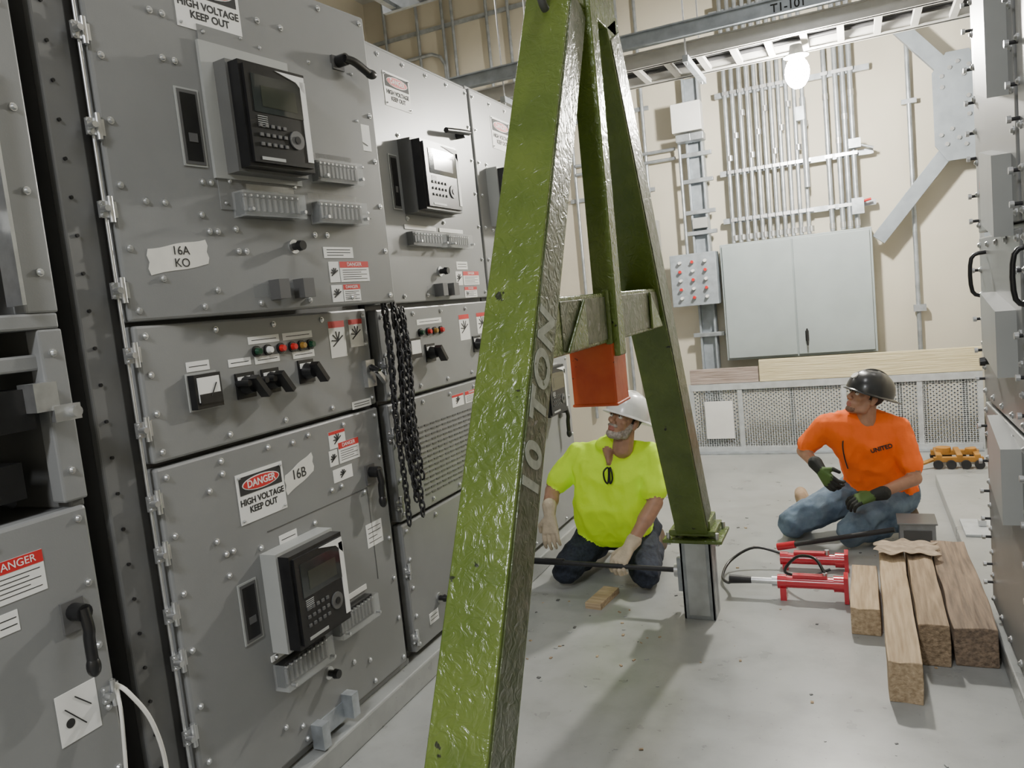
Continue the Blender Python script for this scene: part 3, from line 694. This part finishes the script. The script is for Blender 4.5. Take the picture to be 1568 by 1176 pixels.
# ------------------------------------------------------------ people
skin=mk("skin",(.42,.23,.15),.5,0,.08,30,.1,200)
skin2=mk("skin_tan",(.40,.21,.135),.5,0,.08,30,.1,200)
hiviz=mk("hi_vis_yellow_cloth",(.60,.92,.02),.85,0,.06,8,.3,90,emit=.10)  # faint self-glow added to the cloth colour to brighten the shirt
orng=mk("hi_vis_orange_cloth",(.95,.15,.015),.85,0,.06,8,.3,90,emit=.06)  # slight emission put into the orange cloth as well, for brightness
jean=mk("dark_denim",(.022,.028,.045),.9,0,.3,60,.4,200)
jean2=mk("blue_denim",(.09,.135,.20),.9,0,.3,12,.4,200,col2=(.17,.235,.31))
gl1=mk("leather_glove",(.55,.46,.34),.8,0,.1,30,.4,120)
gl2=mk("black_glove",(.02,.022,.02),.8,0,.1,30,.3,120)
gl2g=mk("green_glove_back",(.07,.13,.03),.7)
boot=mk("brown_boot",(.10,.065,.04),.7,0,.2,20,.3,80)
sole=mk("tan_boot",(.35,.25,.16),.8,0,.2,20)
gbeard=mk("grey_beard",(.36,.31,.27),.95,0,.3,90,.8,200)
stub=mk("stubble_skin",(.20,.12,.085),.8,0,.2,120)
hair=mk("dark_hair",(.02,.015,.012),.7,0,.3,100)
lipm=mk("lips",(.35,.13,.10),.5)
eyew=mk("eye_white",(.7,.68,.65),.2);iris=mk("eye_iris",(.03,.02,.015),.1)
_bm=bmesh.new();bmesh.ops.create_icosphere(_bm,subdivisions=2,radius=1);ICO=[v.co.copy() for v in _bm.verts];_bm.free()
class Fig:
    def __init__(s): s.p=[]
    def hull(s,sp,m):
        bm=bmesh.new()
        for c,r in sp:
            if hasattr(r,'__len__'): r=V(r)
            else: r=V((r,r,r))
            for q in ICO: bm.verts.new(V(c)+V((q.x*r.x,q.y*r.y,q.z*r.z)))
        g=bmesh.ops.convex_hull(bm,input=bm.verts)
        bmesh.ops.delete(bm,geom=[v for v in bm.verts if not v.link_faces],context='VERTS')
        bm.verts.index_update();vs=[v.co.copy() for v in bm.verts];fs=[[v.index for v in f.verts] for f in bm.faces];bm.free()
        s.p.append((vs,fs,m))
    def cap(s,a,b,r0,r1,m): s.hull([(a,r0),(b,r1)],m)
    def xf(s,M):
        s.p=[([M@v for v in vs],fs,m) for vs,fs,m in s.p]
    def build(s,name,parent,voxel,folds={},smooth=3,amp=.006):
        vs=[];fs=[];
        for pv,pf,m in s.p:
            o=len(vs);vs+=pv;fs+=[[o+i for i in f] for f in pf]
        me=bpy.data.meshes.new("tmp");me.from_pydata([tuple(v) for v in vs],[],fs)
        ob=bpy.data.objects.new("tmp",me);COL.objects.link(ob)
        r=ob.modifiers.new("r","REMESH");r.mode='VOXEL';r.voxel_size=voxel;r.adaptivity=0
        q=ob.modifiers.new("s","SMOOTH");q.iterations=smooth;q.factor=.5
        dg=bpy.context.evaluated_depsgraph_get();dg.update()
        nm=bpy.data.meshes.new_from_object(ob.evaluated_get(dg));bpy.data.objects.remove(ob)
        nm.name=name
        trees=[BVHTree.FromPolygons(pv,pf) for pv,pf,m in s.p]
        mats=[]
        for _,_,m in s.p:
            if m not in mats: mats.append(m)
        nm.materials.clear()
        for m in mats: nm.materials.append(m)
        idx=[];vm={}
        for f in nm.polygons:
            c=f.center;best=None;bd=1e9
            for t,(_,_,m) in zip(trees,s.p):
                h=t.find_nearest(c,bd)
                if h[0] is not None and h[3]<bd: bd=h[3];best=m
            k=mats.index(best) if best else 0;idx.append(k)
            for v in f.vertices: vm[v]=k
        nm.polygons.foreach_set("material_index",idx)
        nm.polygons.foreach_set("use_smooth",[True]*len(idx))
        if folds:
            nn=[v.normal.copy() for v in nm.vertices]
            for v in nm.vertices:
                m=mats[vm.get(v.index,0)]
                if m in folds:
                    sx,sy,sz=folds[m];c=v.co
                    w=noise.noise(V((c.x*sx,c.y*sy,c.z*sz)))+.5*noise.noise(V((c.x*sx*2.3+5,c.y*sy*2.3,c.z*sz*2.3)))
                    v.co=c+nn[v.index]*(amp*(1-abs(w)*2.6))
        o=bpy.data.objects.new(name,nm);COL.objects.link(o);adopt(o,parent);return o
def head(parent,c,f,u,sk,style):
    c=V(c);f=V(f).normalized();u=V(u);u=(u-f*u.dot(f)).normalized();sd=f.cross(u)  # local x = side
    M=Matrix(((sd.x,f.x,u.x,c.x),(sd.y,f.y,u.y,c.y),(sd.z,f.z,u.z,c.z),(0,0,0,1)))
    F=Fig()
    F.hull([((0,-.012,.035),(.076,.092,.083))],hair)
    F.hull([((0,.03,.03),(.070,.062,.055)),((0,.045,-.03),(.055,.045,.04))],sk)
    F.hull([((0,.072,-.088),.022),((.042,.02,-.072),.022),((-.042,.02,-.072),.022),((.05,.01,-.02),.022),((-.05,.01,-.02),.022)],gbeard if style==1 else sk)
    F.hull([((0,.06,-.05),.042)],sk)
    F.hull([((0,.09,.02),.009),((0,.108,-.018),.013)],sk)
    F.hull([((.013,.098,-.022),.010),((-.013,.098,-.022),.010)],sk)
    F.hull([((.038,.078,.036),.011),((-.038,.078,.036),.011)],sk)
    F.hull([((.045,.062,-.008),.02)],sk);F.hull([((-.045,.062,-.008),.02)],sk)
    F.hull([((.018,.094,-.050),.006),((-.018,.094,-.050),.006),((0,.10,-.049),.006)],lipm)
    F.hull([((.016,.092,-.062),.007),((-.016,.092,-.062),.007),((0,.098,-.062),.007)],lipm)
    if style==1:
        F.hull([((.026,.090,-.040),.008),((0,.100,-.036),.008)],gbeard);F.hull([((-.026,.090,-.040),.008),((0,.100,-.036),.008)],gbeard)
        F.hull([((0,.082,-.088),.024),((.032,.055,-.082),.024),((-.032,.055,-.082),.024)],gbeard)
    else:
        F.hull([((0,.086,-.086),.018),((.02,.075,-.084),.016),((-.02,.075,-.084),.016)],stub)
    for s in (-1,1):
        F.hull([((s*.078,-.005,.008),(.010,.018,.022)),((s*.076,-.0,-.022),(.008,.012,.012))],sk)
        F.hull([((s*.045,.070,.044),.007),((s*.020,.084,.046),.007)],gbeard if style==1 else hair)
    F.cap((0,-.02,-.05),(0,-.045,-.14),.055,.060,sk)
    F.xf(M);F.build("head",parent,.0038,smooth=2)
    b=MB()
    for s in (-1,1):
        e=M@V((s*.031,.083,.016));b.ell(e,.0125,eyew,nu=14,nv=10)
        b.ell(M@V((s*.031,.0925,.017)),(.0052,.0052,.0052),iris,nu=10,nv=8)
        p=[M@V((s*.031+.014*math.cos(t),.0905+.003*math.sin(t),.018+.008*math.sin(t))) for t in (0,.8,1.57,2.34,3.14)]
        b.tube(p,.0028,sk,seg=6,sub=3)
    b.build("eyes",parent)
    return M
def hardhat(parent,M,m,peak=1,stickers=None,name="hard_hat"):
    b=MB();nu=36
    a,cc,h=.117,.140,.125
    rows=[]
    for j in range(13):
        t=j/12*math.pi/2;rows.append((math.cos(t)**.85 if j<12 else 0,math.sin(t)**.95*h))
    vs=[];fs=[]
    for (r,z) in [(1.0,-.012)]+rows:
        for i in range(nu):
            th_=2*math.pi*i/nu;ridge=.004*max(0,math.cos(4*th_))**4 if r>.15 else .004
            vs.append(V(((a*r+ridge*(r>.1))*math.cos(th_),(cc*r+ridge*(r>.1))*math.sin(th_)-.008,z+.045+(ridge if r<.9 else 0))))
    n=len(rows)+1
    for j in range(n-1):
        for i in range(nu): fs.append((j*nu+i,j*nu+(i+1)%nu,(j+1)*nu+(i+1)%nu,(j+1)*nu+i))
    b.add([M@v for v in vs],fs,m,True)
    vs=[];fs=[]
    for k,(o_,dz) in enumerate(((0.0,-.006),(.35,-.011),(1.0,-.018),(1.0,-.022),(0,-.014))):
        for i in range(nu):
            th_=2*math.pi*i/nu;s_=math.sin(th_)
            ext=.016+(.042*max(0,s_)**2.2 if peak>0 else .042*max(0,-s_)**2.2)
            vs.append(V(((a-.002+ext*o_)*math.cos(th_),(cc-.002+ext*o_)*math.sin(th_)-.008,.045+dz)))
    for j in range(4):
        for i in range(nu): fs.append((j*nu+i,(j+1)*nu+i,(j+1)*nu+(i+1)%nu,j*nu+(i+1)%nu))
    b.add([M@v for v in vs],fs,m,True)
    b.tube([M@V((0,cc*math.cos(t)*.99-.008,.045+h*math.sin(t)*1.02)) for t in [k*math.pi/10 for k in range(1,10)]],.008,m,seg=8,sub=3)
    if stickers:
        for (dirv,mm,rr) in stickers:
            d=V(dirv).normalized();p=V((d.x*a*1.02,d.y*cc*1.02-.008,.045+d.z*h*1.02));q=V((d.x/a,d.y/cc,d.z/h)).normalized()
            b.cyl(M@(p-q*.002),M@(p+q*.006),rr,mm,seg=20)
    b.build(name,parent)
def hand(parent,w,dr,n,th_side,curl,m,m2=None,name="hand",sc=1.0,cuff=None):
    w=V(w);d=V(dr).normalized();n=V(n);n=(n-d*n.dot(d)).normalized();s=d.cross(n)*th_side
    F=Fig();m2=m2 or m
    F.hull([(w,.030*sc),(w+d*.03*sc+s*.022*sc,.018*sc),(w+d*.03*sc-s*.02*sc,.017*sc)]+[(w+d*.088*sc+s*k*sc,.0125*sc) for k in (.034,-.034)],m2)
    for i,(k,L) in enumerate(((.036,.9),(.0125,1.0),(-.0115,.94),(-.034,.74))):
        p=w+d*.088*sc+s*k*sc;ang=curl*.55;dd=d+s*(k*2.2)
        for seg_,(l,r0,r1) in enumerate(((.044,.0118,.0108),(.028,.0108,.0100),(.023,.0100,.0085))):
            dir_=(dd.normalized()*math.cos(ang)+n*math.sin(ang));q=p+dir_*l*L*sc
            F.cap(p,q,r0*sc,r1*sc,m);p=q;ang+=curl*(.95 if seg_==0 else .75)
    p=w+d*.028*sc+s*.030*sc;q=p+(d*.55+s*.75+n*.35).normalized()*.042*sc;F.cap(p,q,.017*sc,.0135*sc,m2)
    q2=q+(d*.8+s*.15+n*(.35+curl*.35)).normalized()*.036*sc;F.cap(q,q2,.0132*sc,.0105*sc,m)
    if cuff: F.cap(w-d*.055,w,.042,.033,cuff)
    F.build(name,parent,.0035,smooth=2)
# --- worker 1 (yellow shirt)
w1=empty("kneeling_worker",(-1.33,4.2,0))
F=Fig()
sL=V((-1.515,4.12,.705));sR=V((-1.085,4.10,.705))
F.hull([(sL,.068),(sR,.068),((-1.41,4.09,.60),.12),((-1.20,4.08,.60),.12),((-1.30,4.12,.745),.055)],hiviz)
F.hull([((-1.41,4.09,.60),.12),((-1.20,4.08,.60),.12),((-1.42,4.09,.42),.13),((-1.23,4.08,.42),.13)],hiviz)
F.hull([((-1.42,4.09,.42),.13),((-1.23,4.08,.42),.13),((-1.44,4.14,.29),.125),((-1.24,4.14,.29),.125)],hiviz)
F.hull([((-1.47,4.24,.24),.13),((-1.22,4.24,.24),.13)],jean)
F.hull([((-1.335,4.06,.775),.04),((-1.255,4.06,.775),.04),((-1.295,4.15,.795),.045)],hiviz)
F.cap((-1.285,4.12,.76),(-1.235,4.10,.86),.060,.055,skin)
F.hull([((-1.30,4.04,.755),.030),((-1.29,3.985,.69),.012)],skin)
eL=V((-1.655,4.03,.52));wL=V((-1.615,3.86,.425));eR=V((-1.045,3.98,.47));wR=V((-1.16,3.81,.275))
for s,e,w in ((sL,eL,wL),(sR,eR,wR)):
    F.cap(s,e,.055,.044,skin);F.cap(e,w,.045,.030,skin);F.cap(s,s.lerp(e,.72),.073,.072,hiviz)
    F.cap(e,e.lerp(w,.4),.043,.046,skin)
for hx,kx,ax in ((-1.46,-1.57,-1.50),(-1.23,-1.12,-1.17)):
    h=V((hx,4.26,.23));k=V((kx,3.92,.095));a=V((ax,4.36,.085))
    F.cap(h,k,.112,.082,jean);F.cap(k,k.lerp(a,.45),.072,.072,jean);F.cap(k.lerp(a,.45),a,.07,.052,jean)
    F.hull([(a+V((0,.03,0)),.05),(a+V((0,.13,-.02)),.045),(a+V((0,.10,.06)),.04)],boot)
F.build("body",w1,.0085,{hiviz:(9,9,5),jean:(9,6,9)},3,.008)
Mh=head(w1,(-1.19,4.04,.905),(-.36,-.80,.38),(.34,.36,.87),skin,1)
hardhat(w1,Mh,mk("white_hard_hat",(.78,.78,.76),.25,coat=.4),-1)
hand(w1,wL,(.05,-.25,-.9),(0,1,-.1),-1,.35,gl1,name="hand_right",sc=1.08,cuff=gl1)
hand(w1,wR+V((0,-.01,0)),(-.35,-.75,-.5),(.05,.45,-.8),-1,1.0,gl1,name="hand_left",sc=1.08,cuff=gl1)
b=MB()
for s in (-1,1): b.tube([(-1.275+s*.004,3.945,.67),(-1.28+s*.022,3.93,.655),(-1.28+s*.022,3.93,.61),(-1.28+s*.006,3.935,.59)],.005,blk,closed=True)
b.build("safety_glasses",w1)
# --- worker 2 (orange shirt)
w2=empty("kneeling_worker",(.02,5.0,0))
F=Fig()
sL=V((-.205,4.88,.70));sR=V((.185,4.99,.65))
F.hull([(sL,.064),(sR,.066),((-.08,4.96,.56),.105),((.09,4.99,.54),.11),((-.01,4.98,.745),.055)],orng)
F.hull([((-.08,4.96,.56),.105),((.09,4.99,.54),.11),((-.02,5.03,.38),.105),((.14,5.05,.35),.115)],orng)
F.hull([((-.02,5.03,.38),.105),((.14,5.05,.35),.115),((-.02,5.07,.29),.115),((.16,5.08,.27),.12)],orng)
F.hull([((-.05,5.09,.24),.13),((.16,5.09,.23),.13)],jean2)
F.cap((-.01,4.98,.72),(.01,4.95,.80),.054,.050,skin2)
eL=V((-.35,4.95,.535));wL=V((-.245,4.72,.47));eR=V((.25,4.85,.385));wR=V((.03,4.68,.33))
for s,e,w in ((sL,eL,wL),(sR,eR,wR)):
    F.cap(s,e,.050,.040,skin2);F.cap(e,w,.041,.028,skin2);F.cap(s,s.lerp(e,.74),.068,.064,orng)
# thighs run forward to knees on the floor, shins fold back beside the hips
h=V((-.06,5.08,.25));k=V((-.43,4.86,.10));a=V((-.38,5.28,.08))
F.cap(h,k,.118,.085,jean2);F.cap(k,k.lerp(a,.4),.076,.076,jean2);F.cap(k.lerp(a,.4),a,.074,.056,jean2)
F.hull([(a+V((0,.03,0)),.05),(a+V((-.04,.20,.05)),.042),(a+V((-.03,.06,.06)),.04)],sole)
h=V((.15,5.07,.23));k=V((-.10,4.74,.09));a=V((.19,5.02,.08))
F.cap(h,k,.118,.085,jean2);F.cap(k,k.lerp(a,.45),.074,.072,jean2);F.cap(k.lerp(a,.45),a,.072,.054,jean2)
F.hull([(a+V((.03,.04,0)),.048),(a+V((.06,.16,-.03)),.04),(a+V((.04,.08,.04)),.04)],boot)
F.build("body",w2,.0085,{orng:(9,9,5),jean2:(8,8,9)},3,.008)
Mh=head(w2,(.02,4.92,.85),(-.80,-.48,.36),(.38,.12,.90),skin2,2)
hardhat(w2,Mh,mk("black_hard_hat",(.018,.019,.022),.3,coat=.4),-1,[((.95,-.0,.35),redb,.014),((.0,.85,.5),eyew,.022),((.75,.5,.45),mk("blue_sticker",(.05,.12,.4),.4),.02),((.95,-.3,.30),white,.012)])
hand(w2,wL,(.45,-.5,-.55),(.6,.5,-.2),1,.8,gl2,gl2g,name="hand_right",cuff=gl2)
hand(w2,wR,(-.85,-.35,-.15),(0,.4,-.8),-1,.7,gl2,gl2g,name="hand_left",cuff=gl2)
b=MB()
b.tube([(-.10,4.90,.67),(-.12,4.835,.60),(-.115,4.825,.52),(-.10,4.83,.45)],.004,blk);b.build("lanyard",w2)
tm=Matrix(((.94,.05,-.30,.085),(.30,.05,-.94,4.866),(0,1,.10,.56),(0,0,0,1)))
text("UNITED",.034,tm,txtm,w2,"shirt_print",bold=.001,ext=.006)
b=MB();b.cyl((-.48,4.60,.04),(.12,4.50,.19),.014,blk_m);b.cyl((-.50,4.605,.035),(-.40,4.59,.058),.022,cred);b.build("pump_handle_bar")
# world
wd=bpy.data.worlds.new("w");SC.world=wd;wd.use_nodes=True;wd.node_tree.nodes["Background"].inputs[0].default_value=(.5,.52,.55,1);wd.node_tree.nodes["Background"].inputs[1].default_value=.3
# camera
cd=bpy.data.cameras.new("camera");cam=bpy.data.objects.new("camera",cd);COL.objects.link(cam);SC.camera=cam
cd.sensor_width=36;cd.lens=27.05;cd.clip_start=.02
R=V((.9090,.4039,-.1014));U=V((.0511,.1336,.9897));R.normalize();U=(U-R*U.dot(R)).normalized();B=R.cross(U)
cam.matrix_world=Matrix(((R.x,U.x,B.x,0),(R.y,U.y,B.y,0),(R.z,U.z,B.z,1.6),(0,0,0,1)))
